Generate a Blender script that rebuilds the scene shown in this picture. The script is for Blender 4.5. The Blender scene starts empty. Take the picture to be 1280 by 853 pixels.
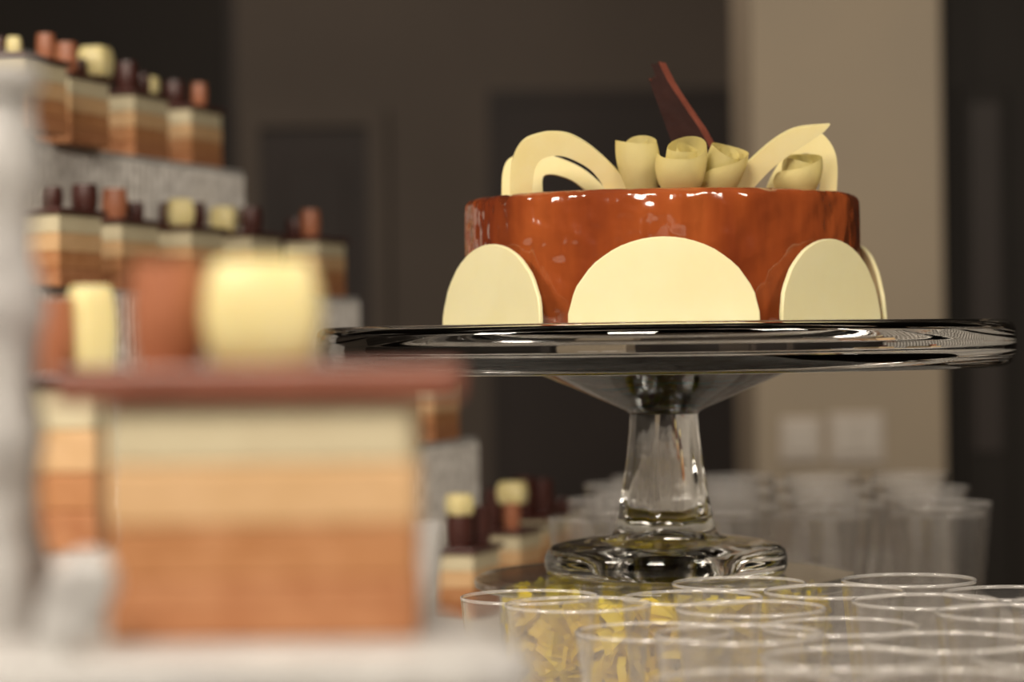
import bpy, bmesh, math, random
from math import pi, sin, cos, radians as R
from mathutils import Vector, Matrix
random.seed(7)
S = bpy.context.scene
COL = S.collection
ZC = 1.10            # camera height
F = 3200.0           # focal length in pixels of the 1280 px frame
ROLL = 0.0131

# ------------------------------------------------------------------ camera
cd = bpy.data.cameras.new('camera'); cam = bpy.data.objects.new('camera', cd); COL.objects.link(cam)
cam.location = (0, 0, ZC); cam.rotation_euler = (pi/2, ROLL, 0)
cd.sensor_width = 36; cd.lens = 36*F/1280
cd.clip_start = .02
cd.dof.use_dof = True; cd.dof.focus_distance = 1.09; cd.dof.aperture_fstop = 8.0
S.camera = cam
S.view_settings.view_transform = 'Standard'; S.view_settings.look = 'None'
S.view_settings.gamma = 1; S.view_settings.use_curve_mapping = False
S.view_settings.exposure = 0.66
try:
    S.cycles.max_bounces = 24; S.cycles.transmission_bounces = 20; S.cycles.glossy_bounces = 6
    S.cycles.transparent_max_bounces = 64; S.cycles.diffuse_bounces = 3
    S.cycles.sample_clamp_indirect = 6
except Exception: pass

# ------------------------------------------------------------------ world and lights
W = bpy.data.worlds.new('world'); S.world = W; W.use_nodes = True
W.node_tree.nodes['Background'].inputs[0].default_value = (1, .86, .72, 1)
W.node_tree.nodes['Background'].inputs[1].default_value = .10
def area(name, loc, target, size, power, col=(1, .89, .76), sy=None):
    l = bpy.data.lights.new(name, 'AREA'); l.energy = power; l.size = size; l.color = col
    if sy: l.shape = 'RECTANGLE'; l.size_y = sy
    o = bpy.data.objects.new(name, l); COL.objects.link(o); o.location = loc
    o.rotation_euler = (Vector(target)-Vector(loc)).to_track_quat('-Z', 'Y').to_euler()
    return o
area('buffet_lamp_front', (-.30, -.38, 2.0), (.03, 1.0, 1.0), .45, 15.3)
area('buffet_lamp_left', (-1.15, .55, 1.95), (-.2, 1.6, 1.1), .35, 8.5)
area('right_fill', (.8, .25, 1.95), (.1, 1.2, 1.05), .35, 6.4)  # added fill light, brightens the right side of the big cake
area('column_lamp', (.55, 2.9, 1.85), (.5, 4.1, .85), .4, 3.9)
area('hall_fill', (-.6, 4.4, 2.6), (-.3, 7.0, .9), .8, 11, (1, .86, .74))  # added fill light for the back wall, not a real fixture

# ------------------------------------------------------------------ materials
def nodes(name):
    m = bpy.data.materials.new(name); m.use_nodes = True
    nt = m.node_tree; b = nt.nodes['Principled BSDF']
    return m, nt, b
def pm(name, col, rough=.5, spec=.5, coat=0, col2=None, scale=60, bump=0, bscale=150, sss=0, stretch=(1, 1, 1), detail=3, metal=0):
    m, nt, b = nodes(name)
    b.inputs['Base Color'].default_value = (*col, 1); b.inputs['Roughness'].default_value = rough
    b.inputs['Specular IOR Level'].default_value = spec; b.inputs['Coat Weight'].default_value = coat
    b.inputs['Coat Roughness'].default_value = .06; b.inputs['Metallic'].default_value = metal
    if sss:
        b.inputs['Subsurface Weight'].default_value = sss
        b.inputs['Subsurface Radius'].default_value = (1, .8, .4); b.inputs['Subsurface Scale'].default_value = .004
    tc = nt.nodes.new('ShaderNodeTexCoord'); mp = nt.nodes.new('ShaderNodeMapping')
    mp.inputs['Scale'].default_value = stretch; nt.links.new(tc.outputs['Object'], mp.inputs['Vector'])
    if col2:
        n = nt.nodes.new('ShaderNodeTexNoise'); n.inputs['Scale'].default_value = scale; n.inputs['Detail'].default_value = detail
        r = nt.nodes.new('ShaderNodeValToRGB'); r.color_ramp.elements[0].position = .35; r.color_ramp.elements[1].position = .68
        r.color_ramp.elements[0].color = (*col, 1); r.color_ramp.elements[1].color = (*col2, 1)
        nt.links.new(mp.outputs[0], n.inputs['Vector']); nt.links.new(n.outputs[0], r.inputs[0]); nt.links.new(r.outputs[0], b.inputs['Base Color'])
    if bump:
        n = nt.nodes.new('ShaderNodeTexNoise'); n.inputs['Scale'].default_value = bscale; n.inputs['Detail'].default_value = 4
        u = nt.nodes.new('ShaderNodeBump'); u.inputs['Strength'].default_value = 1; u.inputs['Distance'].default_value = bump
        nt.links.new(mp.outputs[0], n.inputs['Vector']); nt.links.new(n.outputs[0], u.inputs['Height']); nt.links.new(u.outputs[0], b.inputs['Normal'])
        if coat: nt.links.new(u.outputs[0], b.inputs['Coat Normal'])
    return m
def glassm(name, col=(1, 1, 1), rough=0, ior=1.5):
    m, nt, b = nodes(name)
    b.inputs['Base Color'].default_value = (*col, 1); b.inputs['Roughness'].default_value = rough
    b.inputs['IOR'].default_value = ior; b.inputs['Transmission Weight'].default_value = 1
    return m
def plasticm(name, haze=.05, tint=(.965, .96, .955)):
    # thin clear plastic: the sheet lets light straight through, its surfaces reflect by Fresnel, a little scatter in the sheet
    m = bpy.data.materials.new(name); m.use_nodes = True; nt = m.node_tree; nt.nodes.clear()
    out = nt.nodes.new('ShaderNodeOutputMaterial'); t = nt.nodes.new('ShaderNodeBsdfTransparent'); t.inputs[0].default_value = (*tint, 1)
    g = nt.nodes.new('ShaderNodeBsdfGlossy'); g.inputs['Roughness'].default_value = .10; g.inputs['Color'].default_value = (1, 1, 1, 1)
    d = nt.nodes.new('ShaderNodeBsdfDiffuse'); d.inputs[0].default_value = (.92, .9, .87, 1)
    lw = nt.nodes.new('ShaderNodeLayerWeight'); lw.inputs[0].default_value = .5
    pw = nt.nodes.new('ShaderNodeMath'); pw.operation = 'POWER'; pw.inputs[1].default_value = 4.5; nt.links.new(lw.outputs['Facing'], pw.inputs[0])
    f = nt.nodes.new('ShaderNodeMath'); f.operation = 'MULTIPLY_ADD'; f.inputs[1].default_value = .85; f.inputs[2].default_value = .04; nt.links.new(pw.outputs[0], f.inputs[0])
    a = nt.nodes.new('ShaderNodeMixShader'); a.inputs[0].default_value = haze
    b = nt.nodes.new('ShaderNodeMixShader')
    nt.links.new(t.outputs[0], a.inputs[1]); nt.links.new(d.outputs[0], a.inputs[2])
    nt.links.new(f.outputs[0], b.inputs[0]); nt.links.new(a.outputs[0], b.inputs[1]); nt.links.new(g.outputs[0], b.inputs[2])
    nt.links.new(b.outputs[0], out.inputs[0])
    return m
M = {}
M['wall'] = pm('warm_grey_plaster', (.155, .128, .104), .8, .3, col2=(.135, .112, .092), scale=2, bump=.0006, bscale=40)
M['door'] = pm('dark_door_paint', (.06, .048, .042), .6, .3, col2=(.05, .042, .037), scale=3)
M['dark'] = pm('near_black_panel', (.03, .025, .02), .7, .3, col2=(.024, .02, .017), scale=2)
M['column'] = pm('cream_plaster', (.46, .375, .27), .75, .3, col2=(.42, .35, .26), scale=3, bump=.0004, bscale=60)
M['plate'] = pm('switch_plate_plastic', (.62, .55, .47), .35)
M['switch'] = pm('switch_plastic', (.68, .62, .54), .3)
M['floor'] = pm('brown_floor', (.12, .08, .055), .5, col2=(.09, .06, .04), scale=5)
M['ceil'] = pm('ceiling_paint', (.3, .26, .22), .8)
M['cloth'] = pm('white_cloth', (.78, .74, .68), .85, .2, col2=(.72, .69, .64), scale=14, bump=.0008, bscale=30)
M['wood'] = pm('table_wood', (.2, .12, .07), .5)
M['glass'] = glassm('stand_glass', (.985, .985, .965))
M['platter'] = plasticm('platter_glass', .01, (.93, .94, .92))
M['vessel'] = plasticm('vessel_glass', .02)
M['cup'] = plasticm('cup_plastic', .018, (.955, .95, .945))
M['rim'] = plasticm('cup_rim_glint', .20)  # extra white scatter paints the rims' bright glint lines
M['yellow'] = pm('yellow_shred', (1.0, .74, .02), .5, col2=(1.0, .87, .07), scale=40, sss=.0)
M['white_choc'] = pm('white_chocolate', (.76, .65, .31), .42, .4, col2=(.78, .69, .37), scale=70, bump=.0002, bscale=90, sss=.25)  # yellower base colour carries the shade of the arch fronts
M['rose'] = pm('white_chocolate_curl', (.98, .88, .45), .35, .5, col2=(.96, .85, .40), scale=60)
M['white_disc'] = pm('white_chocolate_plaque', (.78, .72, .44), .45, .4, col2=(.75, .68, .39), scale=30, bump=.00015, bscale=60, sss=.2)
M['milk'] = pm('milk_chocolate', (.40, .15, .075), .38, .6, col2=(.32, .11, .05), scale=50)
M['darkchoc'] = pm('dark_chocolate', (.055, .016, .012), .32, .5, col2=(.075, .022, .016), scale=60)
M['shard'] = pm('dark_chocolate_shard', (.022, .007, .005), .6, .15, col2=(.032, .010, .007), scale=90, bump=.0003, bscale=200)
M['shard_edge'] = pm('cut_chocolate_edge', (.2, .055, .035), .45, .5, col2=(.28, .08, .05), scale=120, bump=.0004, bscale=300)
M['lid'] = pm('chocolate_plaque', (.24, .085, .052), .4, .5, col2=(.18, .06, .036), scale=40)
M['cream'] = pm('vanilla_mousse', (.62, .55, .37), .6, .3, col2=(.58, .50, .33), scale=120, bump=.0003, bscale=400)
M['caramel'] = pm('caramel_mousse', (.60, .38, .19), .6, .3, col2=(.66, .43, .23), scale=120, bump=.0003, bscale=400)
M['choco'] = pm('chocolate_mousse', (.41, .18, .07), .6, .3, col2=(.49, .235, .105), scale=130, bump=.0003, bscale=400)
M['base'] = pm('chocolate_sponge', (.36, .145, .06), .7, .3, col2=(.46, .215, .10), scale=140, bump=.0005, bscale=350)
M['enamel'] = pm('white_enamel', (.52, .51, .49), .35, .5, col2=(.42, .41, .40), scale=60, bump=.0025, bscale=110)
M['doily'] = pm('embossed_white_card', (.80, .77, .72), .5, .4, col2=(.5, .47, .43), scale=140, bump=.001, bscale=220, detail=4)
_n = M['yellow'].node_tree; _b = _n.nodes['Principled BSDF']; _t = _n.nodes.new('ShaderNodeBsdfTranslucent'); _t.inputs[0].default_value = (1, .88, .08, 1)
_m = _n.nodes.new('ShaderNodeMixShader'); _m.inputs[0].default_value = .25; _o = _n.nodes['Material Output']
_n.links.new(_b.outputs[0], _m.inputs[1]); _n.links.new(_t.outputs[0], _m.inputs[2]); _n.links.new(_m.outputs[0], _o.inputs[0])
# glossy caramel glaze with thin runs down the side
m, nt, b = nodes('caramel_glaze'); M['glaze'] = m
b.inputs['Roughness'].default_value = .13; b.inputs['Coat Weight'].default_value = .7; b.inputs['Coat Roughness'].default_value = .05
tc = nt.nodes.new('ShaderNodeTexCoord'); mp = nt.nodes.new('ShaderNodeMapping'); mp.inputs['Scale'].default_value = (1, 1, .22)
nt.links.new(tc.outputs['Object'], mp.inputs[0])
n = nt.nodes.new('ShaderNodeTexNoise'); n.inputs['Scale'].default_value = 38; n.inputs['Detail'].default_value = 3
r = nt.nodes.new('ShaderNodeValToRGB'); e = r.color_ramp.elements
e[0].position = .3; e[0].color = (.15, .028, .010, 1); e[1].position = .7; e[1].color = (.35, .082, .020, 1)
e2 = e.new(.5); e2.color = (.25, .052, .013, 1)
nt.links.new(mp.outputs[0], n.inputs['Vector']); nt.links.new(n.outputs[0], r.inputs[0]); nt.links.new(r.outputs[0], b.inputs['Base Color'])
n2 = nt.nodes.new('ShaderNodeTexNoise'); n2.inputs['Scale'].default_value = 34; n2.inputs['Detail'].default_value = 3.5
u = nt.nodes.new('ShaderNodeBump'); u.inputs['Strength'].default_value = 1; u.inputs['Distance'].default_value = .0040
nt.links.new(mp.outputs[0], n2.inputs['Vector']); nt.links.new(n2.outputs[0], u.inputs['Height'])
n3 = nt.nodes.new('ShaderNodeTexNoise'); n3.inputs['Scale'].default_value = 58; n3.inputs['Detail'].default_value = 1.5
u3 = nt.nodes.new('ShaderNodeBump'); u3.inputs['Strength'].default_value = 1; u3.inputs['Distance'].default_value = .0045
nt.links.new(tc.outputs['Object'], n3.inputs['Vector']); nt.links.new(n3.outputs[0], u3.inputs['Height']); nt.links.new(u.outputs[0], u3.inputs['Normal'])
nt.links.new(u3.outputs[0], b.inputs['Normal']); nt.links.new(u3.outputs[0], b.inputs['Coat Normal'])

# ------------------------------------------------------------------ helpers
def P(px, py, Y):            # a point of the place, at distance Y, where the photograph shows pixel px, py
    u, v = px-640, 426.5-py
    return Vector(((u*cos(ROLL)+v*sin(ROLL))*Y/F, Y, ZC+(-u*sin(ROLL)+v*cos(ROLL))*Y/F))
def thing(name, label, cat, loc=(0, 0, 0), rz=0, group=None):
    o = bpy.data.objects.new(name, None); COL.objects.link(o); o.empty_display_size = .02
    o.location = loc; o.rotation_euler = (0, 0, rz); o['label'] = label; o['category'] = cat
    if group: o['group'] = group
    return o
def tag(o, label, cat, group=None):
    o['label'] = label; o['category'] = cat
    if group: o['group'] = group
    return o
def obj(name, bm, mat, parent=None, loc=(0, 0, 0), rot=(0, 0, 0), smooth=40, bevel=0, seg=2):
    me = bpy.data.meshes.new(name)
    bmesh.ops.recalc_face_normals(bm, faces=bm.faces[:]); bm.to_mesh(me); bm.free()
    me.materials.append(mat)
    if smooth:
        me.polygons.foreach_set('use_smooth', [True]*len(me.polygons))
        me.set_sharp_from_angle(angle=R(smooth))
    o = bpy.data.objects.new(name, me); COL.objects.link(o); o.location = loc; o.rotation_euler = rot
    if parent: o.parent = parent
    if bevel:
        md = o.modifiers.new('bevel', 'BEVEL'); md.width = bevel; md.segments = seg; md.limit_method = 'ANGLE'; md.angle_limit = R(35)
    return o
def struct(name, bm, mat, parent=None, **k):
    o = obj(name, bm, mat, parent, **k)
    if not parent: o['kind'] = 'structure'
    return o
def box(x0, x1, y0, y1, z0, z1, bm=None):
    bm = bm or bmesh.new()
    v = [bm.verts.new((x, y, z)) for z in (z0, z1) for (x, y) in ((x0, y0), (x1, y0), (x1, y1), (x0, y1))]
    for f in ((0, 1, 2, 3), (4, 5, 6, 7), (0, 1, 5, 4), (1, 2, 6, 5), (2, 3, 7, 6), (3, 0, 4, 7)): bm.faces.new([v[i] for i in f])
    return bm
def lathe(prof, n=64, bm=None, rad=None):
    bm = bm or bmesh.new(); rings = []
    for k, (r, z) in enumerate(prof):
        if r < 1e-6: rings.append([bm.verts.new((0, 0, z))])
        else:
            rings.append([bm.verts.new(((r*(rad(2*pi*i/n, z) if rad else 1))*cos(2*pi*i/n), (r*(rad(2*pi*i/n, z) if rad else 1))*sin(2*pi*i/n), z)) for i in range(n)])
    for a, b_ in zip(rings, rings[1:]):
        for i in range(n):
            j = (i+1) % n
            if len(a) == 1 and len(b_) == 1: continue
            if len(a) == 1: bm.faces.new((a[0], b_[i], b_[j]))
            elif len(b_) == 1: bm.faces.new((a[i], b_[0], a[j]))
            else: bm.faces.new((a[i], b_[i], b_[j], a[j]))
    return bm
def prism(pts, z0, z1, bm=None):     # outline in the xy plane
    bm = bm or bmesh.new()
    a = [bm.verts.new((x, y, z0)) for x, y in pts]; c = [bm.verts.new((x, y, z1)) for x, y in pts]
    bm.faces.new(a[::-1]); bm.faces.new(c)
    for i in range(len(pts)):
        j = (i+1) % len(pts); bm.faces.new((a[i], a[j], c[j], c[i]))
    return bm
def tube(pts, r, n=10, bm=None, closed=False):
    bm = bm or bmesh.new(); pts = [Vector(p) for p in pts]; rings = []; up = None
    for i, p in enumerate(pts):
        d = (pts[min(i+1, len(pts)-1)]-pts[max(i-1, 0)]).normalized()
        if up is None: up = d.orthogonal().normalized()
        up = (up-d*up.dot(d)).normalized(); sd = d.cross(up)
        rr = r[i] if isinstance(r, (list, tuple)) else r
        rings.append([bm.verts.new(p+(up*cos(2*pi*k/n)+sd*sin(2*pi*k/n))*rr) for k in range(n)])
    for a, b_ in zip(rings, rings[1:]):
        for k in range(n): bm.faces.new((a[k], a[(k+1) % n], b_[(k+1) % n], b_[k]))
    bm.faces.new(rings[0][::-1]); bm.faces.new(rings[-1])
    return bm
def smoothpts(pts, sub=5):           # Catmull-Rom through 2-D points
    out = []
    for i in range(len(pts)-1):
        p0, p1, p2, p3 = pts[max(i-1, 0)], pts[i], pts[i+1], pts[min(i+2, len(pts)-1)]
        for k in range(sub):
            t = k/sub
            out.append(tuple(.5*((2*b)+(-a+c)*t+(2*a-5*b+4*c-d)*t*t+(-a+3*b-3*c+d)*t**3) for a, b, c, d in zip(p0, p1, p2, p3)))
    out.append(tuple(pts[-1])); return out

# ------------------------------------------------------------------ the room
struct('floor', box(-3, 3, -2.5, 7.3, -.1, 0), M['floor'], smooth=0)
struct('ceiling', box(-3, 3, -2.5, 7.3, 2.9, 3.0), M['ceil'], smooth=0)
struct('wall_left', box(-3.1, -3, -2.5, 7.3, 0, 2.9), M['wall'], smooth=0)
struct('wall_right', box(3, 3.1, -2.5, 7.3, 0, 2.9), M['wall'], smooth=0)
struct('wall_front', box(-3, 3, -2.6, -2.5, 0, 2.9), M['wall'], smooth=0)
xl = P(297, 300, 7.0).x; xd0 = P(306, 300, 7.0).x; xd1 = P(486, 300, 7.0).x; zt = P(400, 138, 7.0).z
yd0 = P(626, 300, 7.0).x; ydt = P(700, 128, 7.0).z
struct('wall_back', box(xl, 3, 7.0, 7.15, 0, 2.9), M['wall'], smooth=0)
struct('wall_back_left', box(-3, xl-.02, 7.02, 7.15, 0, 2.9), M['dark'], smooth=0)
struct('trim_1', box(xl-.02, xl, 6.98, 7.12, 0, 2.9), M['door'], smooth=0)
# a framed door leaf, left, and a wide dark doorway panel, right, on the back wall
d1 = struct('door_1', box(xd0+.05, xd1-.05, 6.955, 6.998, 0, zt-.05), M['door'], smooth=0)
bm = box(xd0, xd0+.05, 6.93, 6.999, 0, zt); box(xd1-.05, xd1, 6.93, 6.999, 0, zt, bm); box(xd0+.05, xd1-.05, 6.93, 6.999, zt-.05, zt, bm)
obj('door_frame', bm, M['wall'], d1, smooth=0)
obj('door_panel', box(xd0+.11, xd1-.11, 6.945, 6.956, 1.15, zt-.15), M['door'], d1, smooth=0, bevel=.005)
obj('door_panel', box(xd0+.11, xd1-.11, 6.945, 6.956, .2, 1.0), M['door'], d1, smooth=0, bevel=.005)
d2 = struct('door_2', box(yd0, yd0+1.0, 6.96, 6.999, 0, ydt), M['door'], smooth=0)
bm = box(yd0-.03, yd0, 6.95, 7.0, 0, ydt+.03); box(yd0, yd0+1.0, 6.95, 7.0, ydt, ydt+.03, bm)
obj('door_frame', bm, M['door'], d2, smooth=0)
# the cream column with its switches, and the dark partition to its right
cx0 = P(941, 300, 4.2).x; cx1 = P(1180, 300, 4.2).x
struct('wall_column', box(cx0, cx1, 4.2, 4.55, 0, 2.9), M['column'], smooth=0, bevel=.006)
struct('wall_partition', box(cx1+.002, 2.999, 4.4, 4.5, 0, 2.899), M['dark'], smooth=0)
a = P(1196, 110, 4.4); c = P(1262, 700, 4.4)
d3 = struct('door_3', box(a.x, c.x, 4.375, 4.399, .0, a.z), M['dark'], smooth=0, bevel=.003)
obj('door_panel', box(a.x+.015, c.x-.015, 4.368, 4.3755, .9, a.z-.03), M['door'], d3, smooth=0)
for i, (x0, x1, y0, y1, nm) in enumerate(((975, 1026, 522, 578, 'narrow switch plate with one rocker on the cream column'),
                                        (1036, 1104, 516, 580, 'wide switch plate with two rockers on the cream column'))):
    p = P(x0, y1, 4.2); q = P(x1, y0, 4.2)
    t = thing('switch_plate', nm, 'switch', ((p.x+q.x)/2, 4.199, p.z))
    w = (q.x-p.x)/2; h = q.z-p.z
    obj('plate', box(-w, w, -.009, 0, 0, h), M['plate'], t, smooth=0, bevel=.003)
    k = i+1
    for j in range(k):
        x = -w+.010+(2*w-.02)/k*j
        obj('rocker', box(x+.001, x+(2*w-.02)/k-.001, -.014, -.0085, h*.2, h*.85), M['switch'], t, smooth=0, bevel=.002)

# ------------------------------------------------------------------ the table and its cloth
ZT = ZC-.19
T = thing('buffet_table', 'long buffet table under the white cloth that carries everything', 'table', (-.365, 1.3, 0))
obj('tabletop', box(-.69, .69, -.98, .98, ZT-.04, ZT-.004), M['wood'], T, smooth=0, bevel=.003)
for sx in (-.62, .62):
    for sy in (-.9, .9):
        obj('leg', box(sx-.03, sx+.03, sy-.03, sy+.03, 0, ZT-.04), M['wood'], T, smooth=0, bevel=.004)
bm = bmesh.new(); NX, NY = 56, 72; hw, hl, dr = .71, 1.0, .5     # cloth: top sheet and folds down the sides
per = []
for i in range(NX): per.append((-hw+2*hw*i/NX, -hl, 0, -1))
for i in range(NY): per.append((hw, -hl+2*hl*i/NY, 1, 0))
for i in range(NX): per.append((hw-2*hw*i/NX, hl, 0, 1))
for i in range(NY): per.append((-hw, hl-2*hl*i/NY, -1, 0))
rows = []
for lv, (off, dz) in enumerate(((-.012, 0), (-.003, -.001), (0, -.006), (.004, -.05), (.012, -.2), (.02, -dr))):
    row = []
    for k, (x, y, nx, ny) in enumerate(per):
        f = off+(sin(k*.9)*.012*min(1, max(0, -dz*5)))
        cxn = (x/hw)*min(off, 0) if nx == 0 else 0; cyn = (y/hl)*min(off, 0) if ny == 0 else 0
        row.append(bm.verts.new((x+nx*f+cxn, y+ny*f+cyn, ZT+dz)))
    rows.append(row)
bm.faces.new(rows[0])
n = len(per)
for a, b_ in zip(rows, rows[1:]):
    for k in range(n): bm.faces.new((a[k], a[(k+1) % n], b_[(k+1) % n], b_[k]))
cl = obj('tablecloth', bm, M['cloth'], loc=(-.365, 1.3, 0)); tag(cl, 'white cloth spread over the buffet table', 'tablecloth')
sd = cl.modifiers.new('thick', 'SOLIDIFY'); sd.thickness = .0015; sd.offset = -1

# ------------------------------------------------------------------ glass cake stand
SX, SY = P(828.5, 425, 1.24).x, 1.24
st = thing('cake_stand', 'large clear glass pedestal cake stand with thick rounded rim under the big cake', 'cake stand', (SX, SY, ZC-.1133))
Z0 = .1133
prof = [(0, .0072), (.10, .0072), (.128, .0070), (.146, .0066), (.158, .0074), (.1640, .0072), (.1670, .0055), (.1682, .0025), (.1685, -.004), (.1680, -.0095), (.1662, -.0130), (.163, -.0148), (.158, -.0152),
        (.1520, -.0146), (.146, -.0128), (.139, -.0098), (.130, -.0070), (.118, -.0056), (.098, -.0066), (.080, -.0100), (.062, -.0158), (.045, -.0228), (.030, -.0293), (.0190, -.0340),
        (.0166, -.0358)]
obj('plate', lathe([(r, z+Z0) for r, z in prof]+[(0, -.0358+Z0)], 96), M['glass'], st, smooth=50)
stem = [(0, -.0362), (.0163, -.0362), (.0166, -.045), (.0178, -.056), (.0196, -.068), (.0216, -.080), (.0240, -.0915), (.0262, -.0948), (.036, -.0962), (.048, -.0980), (.0545, -.0996), (.0575, -.1018), (.0587, -.1050), (.0587, -.1095), (.0578, -.1125), (.0560, -.1133),
        (.030, -.1133), (.026, -.1120), (.019, -.1060), (.013, -.1000), (.0065, -.0960), (0, -.0948)]
def facet(a, z):
    zz = z-Z0
    return 1+.018*cos(10*a) if -.09 < zz < -.04 else 1
pd = obj('pedestal', lathe([(r, z+Z0) for r, z in stem], 80, rad=facet), M['glass'], st, smooth=50)

# wide glass platter under the foot, glass bowl with yellow shreds under that
pl = thing('glass_platter', 'wide dark-looking clear glass disc under the foot of the cake stand', 'platter', (SX, SY, ZC-.1195))
obj('disc', lathe([(0, .0058), (.062, .0058), (.082, .0056), (.0905, .0058), (.0925, .0046), (.0930, .003), (.0925, .0012), (.0905, 0), (0, 0)], 80), M['platter'], pl)
bw = thing('glass_bowl', 'clear straight-sided glass bowl raising the cake stand, filled with yellow shreds', 'bowl', (SX, SY, ZT))
hb = .19-.1197
obj('wall', lathe([(0, 0), (.074, 0), (.078, .003), (.080, .01), (.081, hb-.002), (.0802, hb), (.079, hb-.001), (.0785, .01), (.075, .005), (0, .004)], 72), M['vessel'], bw)
bm = bmesh.new()
for i in range(2600):
    rr = .076*math.sqrt(random.random())**.7; a = random.random()*2*pi; z = ZT+.008+random.random()*.060
    L = .012+random.random()*.016; w = .0016+random.random()*.0028
    d = Vector((random.gauss(0, .6), random.gauss(0, .6), random.gauss(0, 1))).normalized(); s = d.orthogonal().normalized()
    s.rotate(Matrix.Rotation(random.random()*6.28, 3, d)); nn = d.cross(s); p = Vector((rr*cos(a), rr*sin(a), z)); prev = None
    for k in range(5):
        t = k/4-.5; q = p+d*(L*t)+nn*(.004*cos(t*5))
        q.z = min(max(q.z, ZT+.006), ZC-.1203); q2 = math.hypot(q.x, q.y)
        if q2 > .0775: q.x *= .0775/q2; q.y *= .0775/q2
        e_ = (bm.verts.new(q-s*w), bm.verts.new(q+s*w))
        if prev: bm.faces.new((prev[0], prev[1], e_[1], e_[0]))
        prev = e_
for v in bm.verts: v.co.z -= ZT
sh = obj('yellow_shreds', bm, M['yellow'], loc=(SX, SY, ZT)); sh['kind'] = 'stuff'
tag(sh, 'tangle of yellow paper shreds packed in the glass bowl', 'paper shreds')

# ------------------------------------------------------------------ the big cake
CZ = ZC+.0072
CR, CH = .0953, .0608
ck = thing('glazed_cake', 'large round cake with glossy caramel brown glaze on the glass stand', 'cake', (SX, SY, CZ))
def wav(a, z): return 1+.0032*sin(5*a+1)*sin(3*a)+.0022*sin(17*a+2*z*30)+.0015*sin(31*a)
pr = [(0, 0), (CR*.99, 0), (CR, .002), (CR, .012), (CR, .024), (CR, .036), (CR*.999, .048), (CR*.997, CH-.006)]
for k in range(1, 7):
    a = k/6*pi/2; pr.append((CR*.997-.0045*(1-cos(a)), CH-.0045+.0045*sin(a)))
pr += [(.07, CH-.0004), (.04, CH-.0006), (0, CH-.0006)]
obj('glazed_body', lathe(pr, 180, rad=wav), M['glaze'], ck, smooth=60)
# white chocolate half-round plaques around the foot
for k, (azd, hwid) in enumerate(((-3, .0428), (48, .0392), (101, .041), (165, .042), (232, .042), (303.5, .0415))):
    az = R(azd); rot = Matrix.Rotation(-(az), 4, 'Z')
    hh = .0375+(.0008 if k == 0 else 0)
    pts = [(-hwid, 0)]+[(hwid*cos(pi-pi*t/28)*(1+.006*sin(t*2.1+k)), hh*sin(pi*t/28)) for t in range(1, 28)]+[(hwid, 0)]
    bm = prism(pts, 0, .0022)
    # plane upright: local y -> z, thickness outward, slight lean against the cake and slight bow
    for v in bm.verts:
        x, y, z = v.co
        bow = .0015*(x/hwid)**2
        v.co = (x, -(CR+.0012)-z-.0008+bow-.002*(1-y/hh), y+.0003)
    bm.transform(Matrix.Rotation(az, 4, 'Z'))
    obj('white_chocolate_plaque', bm, M['white_disc'], ck, bevel=.0006)
# flat chocolate arches on top
def arch(outer, inner, Y, th, turn, mat, name, lean=0, bev=.0005):
    o_ = smoothpts(outer); i_ = smoothpts(inner)
    pts = [P(x, y, Y) for x, y in o_+i_]
    base = sum(pts, Vector())/len(pts); 
    bm = prism([(p.x-base.x, p.z-base.z) for p in pts], -th/2, th/2)
    bm.transform(Matrix.Rotation(pi/2, 4, 'X'))           # upright: outline x,z ; thickness y
    zmin = min(p.z for p in pts)-base.z
    bm.transform(Matrix.Translation((0, 0, zmin)) @ Matrix.Rotation(lean, 4, 'X') @ Matrix.Rotation(turn, 4, 'Z') @ Matrix.Translation((0, 0, -zmin)))
    bmesh.ops.triangulate(bm, faces=[f for f in bm.faces if len(f.verts) > 4])
    return obj(name, bm, mat, ck, loc=(base.x-SX, Y-SY, base.z-CZ), smooth=35)
arch([(637, 246), (638, 215), (643, 190), (655, 172), (675, 164), (692, 162), (712, 165), (735, 178), (760, 200), (778, 220), (790, 241)],
     [(760, 241), (748, 222), (735, 208), (716, 197), (700, 192), (685, 193), (673, 200), (667, 216), (665, 246)], 1.185, .0034, R(0), M['white_choc'], 'chocolate_arch', lean=R(20))
arch([(627, 246), (628, 218), (634, 201), (648, 193), (668, 190), (698, 197), (730, 212), (757, 236), (758, 241)],
     [(735, 241), (715, 226), (695, 219), (682, 219), (678, 226), (679, 246)], 1.215, .0032, R(0), M['white_choc'], 'chocolate_arch', lean=R(-5))
arch([(920, 240), (922, 216), (945, 190), (970, 169), (995, 157), (1034, 153)],
     [(1027, 162), (1010, 174), (990, 188), (965, 208), (943, 232), (938, 240)], 1.19, .0034, R(0), M['white_choc'], 'chocolate_arch', lean=R(18))
arch([(955, 243), (965, 218), (985, 186), (1005, 168), (1024, 166), (1040, 184), (1046, 208), (1045, 243)],
     [(1024, 243), (1025, 214), (1019, 198), (1008, 192), (994, 196), (980, 212), (968, 243)], 1.215, .0034, R(0), M['white_choc'], 'chocolate_arch', lean=R(4))
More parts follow.
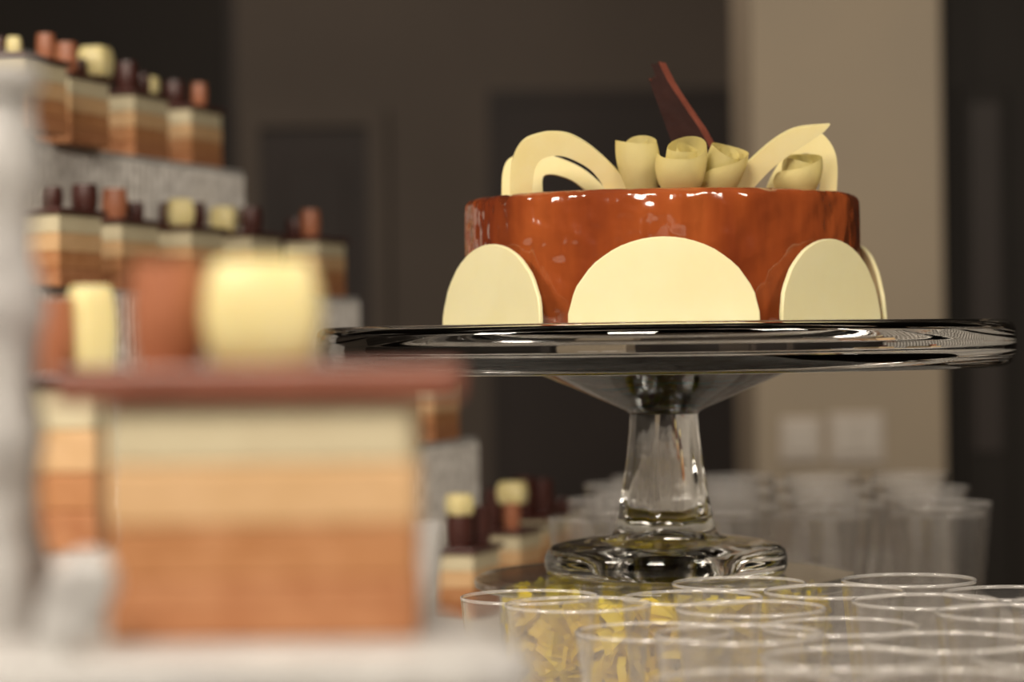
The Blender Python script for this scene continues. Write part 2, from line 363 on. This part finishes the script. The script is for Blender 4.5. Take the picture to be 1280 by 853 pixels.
# white chocolate rose buds: a rolled sheet winding inwards
def rose(px, wpx, top, Y, tiltx=0, tilty=0, rz=0, turns=2.3):
    zb = CH-.0012; b0 = P(px, 240, Y)
    Rr = wpx*Y/F/2; H = P(px, top, Y).z-CZ-zb
    bm = bmesh.new(); N = int(turns*26); prev = None; K = 9
    for i in range(N+1):
        th = 2*pi*turns*i/N+rz; s = i/N
        rad = Rr*1.12*(1-.80*s)
        hh = H*(1-.10*s)*(.95+.05*cos(1.5*th+rz))
        if i < 8: hh *= .55+.45*(i/8)**.6
        col = []
        for k in range(K+1):
            t = k/K
            pf = .62+1.06*t-.76*t*t
            col.append(bm.verts.new((rad*pf*cos(th), rad*pf*sin(th), hh*t)))
        if prev:
            for k in range(K): bm.faces.new((prev[k], col[k], col[k+1], prev[k+1]))
        prev = col
    bmesh.ops.solidify(bm, geom=bm.faces[:], thickness=.0013)
    lathe([(0, 0), (Rr*.5, 0), (Rr*.62, H*.2), (Rr*.6, H*.4), (0, H*.5)], 20, bm)
    o = obj('chocolate_rose', bm, M['rose'], ck, loc=(b0.x-SX, Y-SY, zb), rot=(tiltx, tilty, 0), smooth=60)
    return o
rose(806, 62, 168, 1.185, R(14), R(-7), .9)
rose(852, 66, 168, 1.170, R(34), R(2), 2.5)
rose(893, 58, 176, 1.18, R(26), R(16), 4.0)
rose(996, 60, 191, 1.20, R(20), R(5), 3.4)
rose(789, 28, 212, 1.20, R(20), R(-30), 1.1)
# dark shard
def slab(face, Y, th, mat, name, turn):
    pts = [P(x, y, Y) for x, y in face]; b0 = pts[-1]
    bm = prism([((p.x-b0.x)/cos(turn), p.z-b0.z) for p in pts], 0, th)
    bm.transform(Matrix.Rotation(turn, 4, 'Z') @ Matrix.Rotation(pi/2, 4, 'X'))
    o = obj(name, bm, mat, ck, loc=(b0.x-SX, Y-SY, b0.z-CZ), smooth=0)
    o.data.materials.append(M['shard_edge'])
    for p in o.data.polygons:
        if len(p.vertices) == 4: p.material_index = 1
    return o
slab([(820, 99), (824, 103), (825, 97), (829, 99), (826, 88), (823, 81), (829, 82), (832, 79), (835, 86), (843, 103), (851, 117), (866, 141), (880, 163), (893, 188), (898, 240), (868, 240), (862, 218), (850, 186), (836, 145), (828, 122)],
     1.235, .0075, M['shard'], 'chocolate_shard', R(-32))

# ------------------------------------------------------------------ layered mousse cakes
LL, SS, HH = .058, .030, .045
def rbox(w, d, h, e=5.0, bul=.06, top=.9):      # rounded block: superellipse loft
    bm = bmesh.new(); rings = []; n = 20
    for z, s in ((0, .80), (.06, .93), (.25, 1), (.5, 1+bul), (.75, 1), (.93, top), (1, top*.86)):
        rings.append([bm.verts.new((w/2*s*math.copysign(abs(cos(a))**(2/e), cos(a)), d/2*s*math.copysign(abs(sin(a))**(2/e), sin(a)), z*h)) for a in [2*pi*k/n for k in range(n)]])
    for a, b_ in zip(rings, rings[1:]):
        for k in range(n): bm.faces.new((a[k], a[(k+1) % n], b_[(k+1) % n], b_[k]))
    bm.faces.new(rings[0][::-1]); bm.faces.new(rings[-1]); return bm
def hollow(rad, h):                              # little moulded chocolate barrel with an open top
    return lathe([(0, 0), (rad*.82, 0), (rad*.95, h*.2), (rad, h*.55), (rad*.9, h), (rad*.72, h), (rad*.74, h*.8), (0, h*.75)], 20)
def make_cake(name, label, loc, rz, pieces, lid=None, group=None, L=LL, Sd=SS):
    t = thing(name, label, 'cake', loc, rz, group)
    z = 0
    for nm, h, mt, ins in (('sponge_layer', .011, 'base', 0), ('chocolate_layer', .0105, 'choco', .0003), ('caramel_layer', .0115, 'caramel', .0001), ('vanilla_layer', .012, 'cream', .0004)):
        obj(nm, box(-L/2+ins, L/2-ins, -Sd/2+ins, Sd/2-ins, z, z+h), M[mt], t, smooth=0, bevel=.0008, seg=1); z += h
    l = lid or (-L/2-.003, L/2+.004, -Sd/2-.002, Sd/2+.002, .0035)
    obj('chocolate_lid', box(l[0], l[1], l[2], l[3], z, z+l[4]), M['lid' if l[4] > .004 else 'darkchoc'], t, smooth=0, bevel=.001, seg=2); z += l[4]
    for (x, y, kind, w, h, zo) in pieces:
        mt = {'w': 'white_choc', 'm': 'milk', 'd': 'darkchoc'}[kind]
        bm = rbox(w, w*.9, h) if kind == 'w' else hollow(w/2, h)
        obj('chocolate_piece', bm, M[mt], t, loc=(x, y, z+zo-.0002), rot=(0, 0, random.random()))
    return t
# near ones on the tiered stand in front
zn = ZC-.0557
p = P(328, 795, .48)
make_cake('mousse_cake', 'large blurred mousse cake nearest the camera, white chocolate cube on top', (p.x, .495, zn), 0,
          [(-.0005, -.004, 'w', .0215, .0205, 0), (-.0185, -.004, 'm', .0152, .0205, 0)],
          lid=(-.038, .038, -.018, .018, .0065), group='mousse cakes on the near stand')
p = P(72, 700, .74)
make_cake('mousse_cake', 'mousse cake half hidden behind the white post and the nearest cake', (P(120, 700, .69).x-LL/2, .705, zn), 0,
          [(.0270, -.006, 'w', .0115, .0240, 0), (.0155, -.010, 'm', .0155, .0205, 0), (-.012, -.006, 'd', .013, .018, 0)], group='mousse cakes on the near stand')

AL = R(72); e1 = Vector((cos(AL), sin(AL), 0)); 
def rowcake(label, px, Y, z, pieces, group, shift=0):
    # px, Y: middle of the narrow face turned to the camera
    fc = P(px, 400, Y); c0 = Vector((fc.x, Y, z))+e1*(LL/2)
    # local x runs along the row
    return make_cake('mousse_cake', label, c0, AL, pieces, group=group)
Zt1, Zt2, Zt3 = ZC+.1375, ZC+.037, ZC-.0756
g1 = 'mousse cakes on the top tier'; g2 = 'mousse cakes on the middle tier'; g3 = 'mousse cakes on the lower tier'; g4 = 'mousse cakes standing on the table'
rowcake('top tier mousse cake farthest left, just above the white post', 8, 1.62, Zt1, [(-.018, -.002, 'w', .010, .012, 0), (.02, -.004, 'm', .013, .018, 0), (-.02, .008, 'd', .01, .012, 0)], g1)
rowcake('top tier mousse cake third from right end, large white cube on top', 67, 1.73, Zt1, [(-.016, -.0055, 'm', .0155, .021, 0), (-.02, .0085, 'w', .010, .018, 0), (.022, -.008, 'w', .0225, .021, .001), (.003, -.004, 'd', .013, .012, 0)], g1)
rowcake('top tier mousse cake second from right end, dark barrel, small white piece', 148, 1.86, Zt1, [(-.014, -.002, 'd', .016, .022, 0), (.018, -.006, 'w', .011, .014, 0), (.010, -.002, 'd', .013, .016, 0)], g1)
rowcake('top tier mousse cake at the right end, dark barrel and red-brown barrel on top', 220, 1.975, Zt1, [(-.018, .004, 'd', .0165, .019, 0), (-.006, -.0115, 'm', .0125, .018, 0), (.018, .002, 'd', .012, .012, 0)], g1)
rowcake('middle tier mousse cake farthest left beside the white post', 48, 1.57, Zt2, [(.022, -.006, 'd', .017, .017, 0), (-.01, 0, 'd', .014, .014, 0)], g2)
rowcake('middle tier mousse cake with one red-brown barrel, second from the post', 128, 1.71, Zt2, [(-.010, -.0005, 'm', .018, .021, 0), (.014, -.004, 'd', .012, .013, 0)], g2)
rowcake('middle tier mousse cake with its white cube between two dark pieces', 216, 1.83, Zt2, [(-.016, .011, 'd', .010, .018, 0), (-.016, -.0005, 'w', .020, .020, 0), (-.002, -.0065, 'd', .014, .018, 0)], g2)
rowcake('middle tier mousse cake with white cube at left and dark barrel at right on top', 293, 1.94, Zt2, [(-.016, .013, 'w', .021, .020, 0), (-.016, -.009, 'd', .0165, .019, 0)], g2)
rowcake('middle tier mousse cake at the right end, small red-brown pieces on its overhanging dark lid', 378, 2.05, Zt2, [(-.018, .010, 'd', .014, .015, 0), (-.020, -.004, 'm', .016, .022, 0), (-.008, .002, 'w', .010, .017, 0)], g2)
rowcake('lower tier mousse cake seen just right of the nearest cake, under the glass rim', 518, 1.93, Zt3, [(-.015, .002, 'd', .014, .018, 0)], g3)
rowcake('lower tier mousse cake hidden behind the nearest cake', 455, 1.80, Zt3, [(-.015, .002, 'm', .014, .018, 0)], g3)
zt = ZT+.0002
rowcake('mousse cake on the table nearest the big blurred cake, white piece on dark barrel', 562, 1.745, zt, [(-.008, .002, 'd', .0195, .022, 0), (-.008, .002, 'w', .0175, .015, .0215), (.020, -.004, 'd', .014, .026, 0)], g4)
rowcake('mousse cake on the table behind the first, wide white cube and brown barrel on top', 622, 1.91, zt, [(-.010, .012, 'd', .0145, .030, 0), (-.014, -.004, 'm', .0135, .020, 0), (-.005, -.002, 'w', .023, .017, .0185)], g4)
rowcake('mousse cake on the table with tall dark barrels on top', 657, 2.06, zt, [(-.017, .008, 'd', .0185, .031, 0), (.008, .0, 'd', .0185, .028, 0)], g4)
rowcake('farthest mousse cake on the table beside the foot of the cake stand', 690, 2.17, zt, [(-.01, .0, 'd', .014, .006, 0)], g4)

# ------------------------------------------------------------------ stepped white risers
def rr_outline(cx, cy, Lb, Wb, rc, amp, n_per=.0075):   # corner (cx,cy) = right far corner; box extends back along -e1 by Lb and along e2 by Wb
    e2 = Vector((-e1.y, e1.x, 0)); C = Vector((cx, cy, 0))
    ctr = [C-e1*rc+e2*rc, C-e1*rc+e2*(Wb-rc), C-e1*(Lb-rc)+e2*(Wb-rc), C-e1*(Lb-rc)+e2*rc]
    base = AL-pi/2; pts = []
    segs = []
    for k, c in enumerate(ctr):
        a0 = base+k*pi/2
        for j in range(13): segs.append((c, a0+pi/2*j/12))
    raw = [(c+Vector((cos(a), sin(a), 0))*rc, Vector((cos(a), sin(a), 0))) for c, a in segs]
    out = []
    for i in range(len(raw)):
        (p, n_), (q, m_) = raw[i], raw[(i+1) % len(raw)]
        d = (q-p).length; ns = max(1, int(d/(n_per/6)))
        for k in range(ns): t = k/ns; out.append((p.lerp(q, t), n_.lerp(m_, t).normalized()))
    L = 0; res = []
    for i, (p, n_) in enumerate(out):
        if i: L += (p-out[i-1][0]).length
        q = p+n_*(amp*sin(2*pi*L/n_per)); res.append((q.x, q.y))
    return res
def riser(label, cpx, cY, ztop, zbot, Lb, Wb):
    c = P(cpx, 400, cY)
    t = thing('display_riser', label, 'riser', (0, 0, zbot), 0, 'white stepped cake risers')
    t.location = (c.x, cY, zbot)
    sk = [(x-c.x, y-cY) for x, y in rr_outline(c.x-.001, cY-.002, Lb-.004, Wb-.004, .02, .0016, .010)]
    obj('pleated_skirt', prism(sk, 0, ztop-zbot-.004), M['doily'], t, smooth=60)
    tp = [(x-c.x, y-cY) for x, y in rr_outline(c.x, cY, Lb, Wb, .022, 0, .03)]
    obj('top_board', prism(tp, ztop-zbot-.004, ztop-zbot), M['enamel'], t, smooth=40, bevel=.001)
riser('top and narrowest white pleated riser, carrying the highest row of cakes', 318, 2.045, Zt1, Zt2, .50, .16)
riser('middle white pleated riser under the second row of cakes', 459, 2.10, Zt2, Zt3, .66, .27)
riser('lowest white pleated riser standing on the cloth, rounded end right of nearest cake', 604, 2.03, Zt3, ZT, .62, .36)

# ------------------------------------------------------------------ near white tiered stand
D0 = .475
t = thing('tiered_stand', 'blurred ornate white tiered stand at the left edge holding the nearest cake', 'stand', (P(-12, 400, .5).x, .5, ZT))
ox, oy, oz = t.location
tray = [P(150, 800, .455), P(664, 800, .455), ]
xr = P(668, 800, .455).x
pts = [(-.125, .452), (xr-.004, .452), (xr, .457), (-.018, .545), (-.022, .80), (-.19, .80), (-.19, .47)]
bm = prism([(x-ox, y-oy) for x, y in pts], zn-.0075-oz, zn-oz)
tr = obj('tray', bm, M['enamel'], t, bevel=.002, seg=3)
# second cake stands a little lower: tray step
bp = [(0, 0), (.045, 0), (.047, .003), (.030, .008), (.012, .014), (.008, .024), (.0085, .03)]
zz = .03; prof = bp[:]
top = ZC+.0495-ZT
while zz < top-.02:
    prof += [(.0088, zz+.004), (.0098, zz+.008), (.0108, zz+.012), (.0098, zz+.016), (.0086, zz+.022)]; zz += .026
prof += [(.008, top-.004), (.009, top-.001), (0, top)]
obj('post', lathe(prof, 28, rad=lambda a, z: 1+.07*cos(5*a+z*160) if z > .03 else 1), M['enamel'], t)
obj('upper_plate', lathe([(0, top-.0005), (.0085, top-.0005), (.0100, top+.0005), (.0106, top+.003), (.0104, top+.0055), (.0098, top+.0058), (.009, top+.004), (0, top+.004)], 40), M['enamel'], t)
for k in range(4):                                # scroll handle where the tray meets the post
    if k == 0:
        c = P(118, 772, .47)
        q = [(68, 835), (66, 800), (72, 765), (84, 735), (100, 716), (116, 712), (124, 726), (116, 748), (102, 772), (93, 800)]
        w = [P(x, y, .462) for x, y in smoothpts(q, 4)]
        obj('scroll', tube([(v.x-ox, v.y-oy, v.z-oz) for v in w], .0034, 12), M['enamel'], t)

# ------------------------------------------------------------------ clear plastic cups
CHT, CR0, CR1, CTH = .0865, .0205, .02975, .0009
def cup_wall(n=56):
    prof = [(0, .0), (CR0-.002, 0), (CR0, .0015)]
    for k in range(1, 9): t_ = k/8; prof.append((CR0+(CR1-.0009-CR0)*t_**.93, .0015+(CHT-.0035)*t_))
    for k in range(8, 0, -1): t_ = k/8; prof.append((CR0+(CR1-.0009-CR0)*t_**.93-CTH, .0035+(CHT-.0056)*t_))
    prof += [(CR0-CTH-.001, .0028), (0, .0028)]
    return lathe(prof, n)
def cup_rim(n=56):
    c = CR1-.0012
    return lathe([(c+.0006*cos(a), CHT-.0010+.0008*sin(a)) for a in [2*pi*k/8 for k in range(9)]], n)
cm = None
cups = [('clear plastic cup at the left end of the front group, beside the white tray corner', 0.006, 1.0697, .1064),
 ('clear plastic cup right of the tray corner, yellow showing through it', 0.0247, 1.0105, .1036),
 ('clear sharp-rimmed cup below the left half of the cake stand foot', 0.0507, .9357, .1062),
 ('clear plastic cup in the front row directly right of the sharp-rimmed one', 0.0767, .881, .1012),
 ('clear plastic cup close in front of the middle of the glass platter', 0.0722, 1.0481, .1054),
 ('clear plastic cup overlapping the yellow right side of the cake stand foot', 0.0968, 1.1075, .1055),
 ('clear plastic cup before the one that overlaps the yellow foot', 0.0909, .9905, .104),
 ('clear plastic cup right of the glass platter edge', 0.1315, 1.056, .1043),
 ('farthest back cup of the front group, just below the far cups', 0.1700, 1.106, .1049),
 ('clear plastic cup at the right, its rim against the black background', 0.2055, 1.055, .106),
 ('clear plastic cup below the farthest back one of the front group', 0.1610, 1.0045, .1036),
 ('clear plastic cup with a bright lower rim line near the right edge', 0.185, .9498, .1024),
 ('clear plastic cup in the middle of the right half, before the platter edge', 0.1187, .9368, .1055),
 ('blurred clear cup before the one with the bright lower rim line', 0.1499, .885, .1054),
 ('blurred clear cup low in the picture, second nearest row, middle', 0.1081, .8293, .1035),
 ('blurred clear cup cut by the right edge, low down', 0.1772, .8309, .1046),
 ('most blurred clear cup, rim at the bottom edge toward the right', 0.1313, .7734, .1042),
 ('clear plastic cup mostly cut off by the right edge', 0.2224, .9974, .1044),
 ('nearest clear cup at the bottom edge below the front row', 0.0697, .7825, .1046)]
back = []
for r_, Y in enumerate((1.50, 1.585, 1.67, 1.755, 1.84, 1.93)):
    xr_ = (1233-640)*1.50/F-.031 + (.012 if r_ % 2 else 0)+r_*.008
    for k in range(6 if r_ > 0 else 5):
        x = xr_-k*.066
        if math.hypot(x-SX, Y-SY) < .15 or x < .045: continue
        back.append((x+random.uniform(-.0015, .0015), Y+random.uniform(-.004, .004), .1035, r_, k))
rown = ['nearest row', 'second row', 'third row', 'fourth row', 'fifth row', 'farthest row']; ordn = ['rightmost', 'second from the right', 'third from the right', 'fourth from the right', 'fifth from the right', 'sixth from the right']
alls = [(l, x, y, h, 'clear cups in front') for l, x, y, h in cups]+[('clear plastic cup of the far group, %s, %s' % (rown[r_], ordn[k]), x, y, h, 'clear cups in the far group') for x, y, h, r_, k in back]
proto = None
for l, x, y, h, g in alls:
    if proto is None:
        o = proto = thing('plastic_cup', l, 'cup', (x, y, ZT), 0, g)
        parts = [obj('cup_wall', cup_wall(), M['cup'], o, smooth=50), obj('cup_rim', cup_rim(), M['rim'], o, smooth=0)]
        parts[1].data.polygons.foreach_set('use_smooth', [True]*len(parts[1].data.polygons))
    else:
        o = proto.copy(); COL.objects.link(o)
        for q in parts: c = q.copy(); COL.objects.link(c); c.parent = o
    o.location = (x, y, ZT+.0002); o.rotation_euler = (0, 0, random.random()*6)
    o.scale = (1, 1, (.19-h)/.0865)
    tag(o, l, 'cup', g)
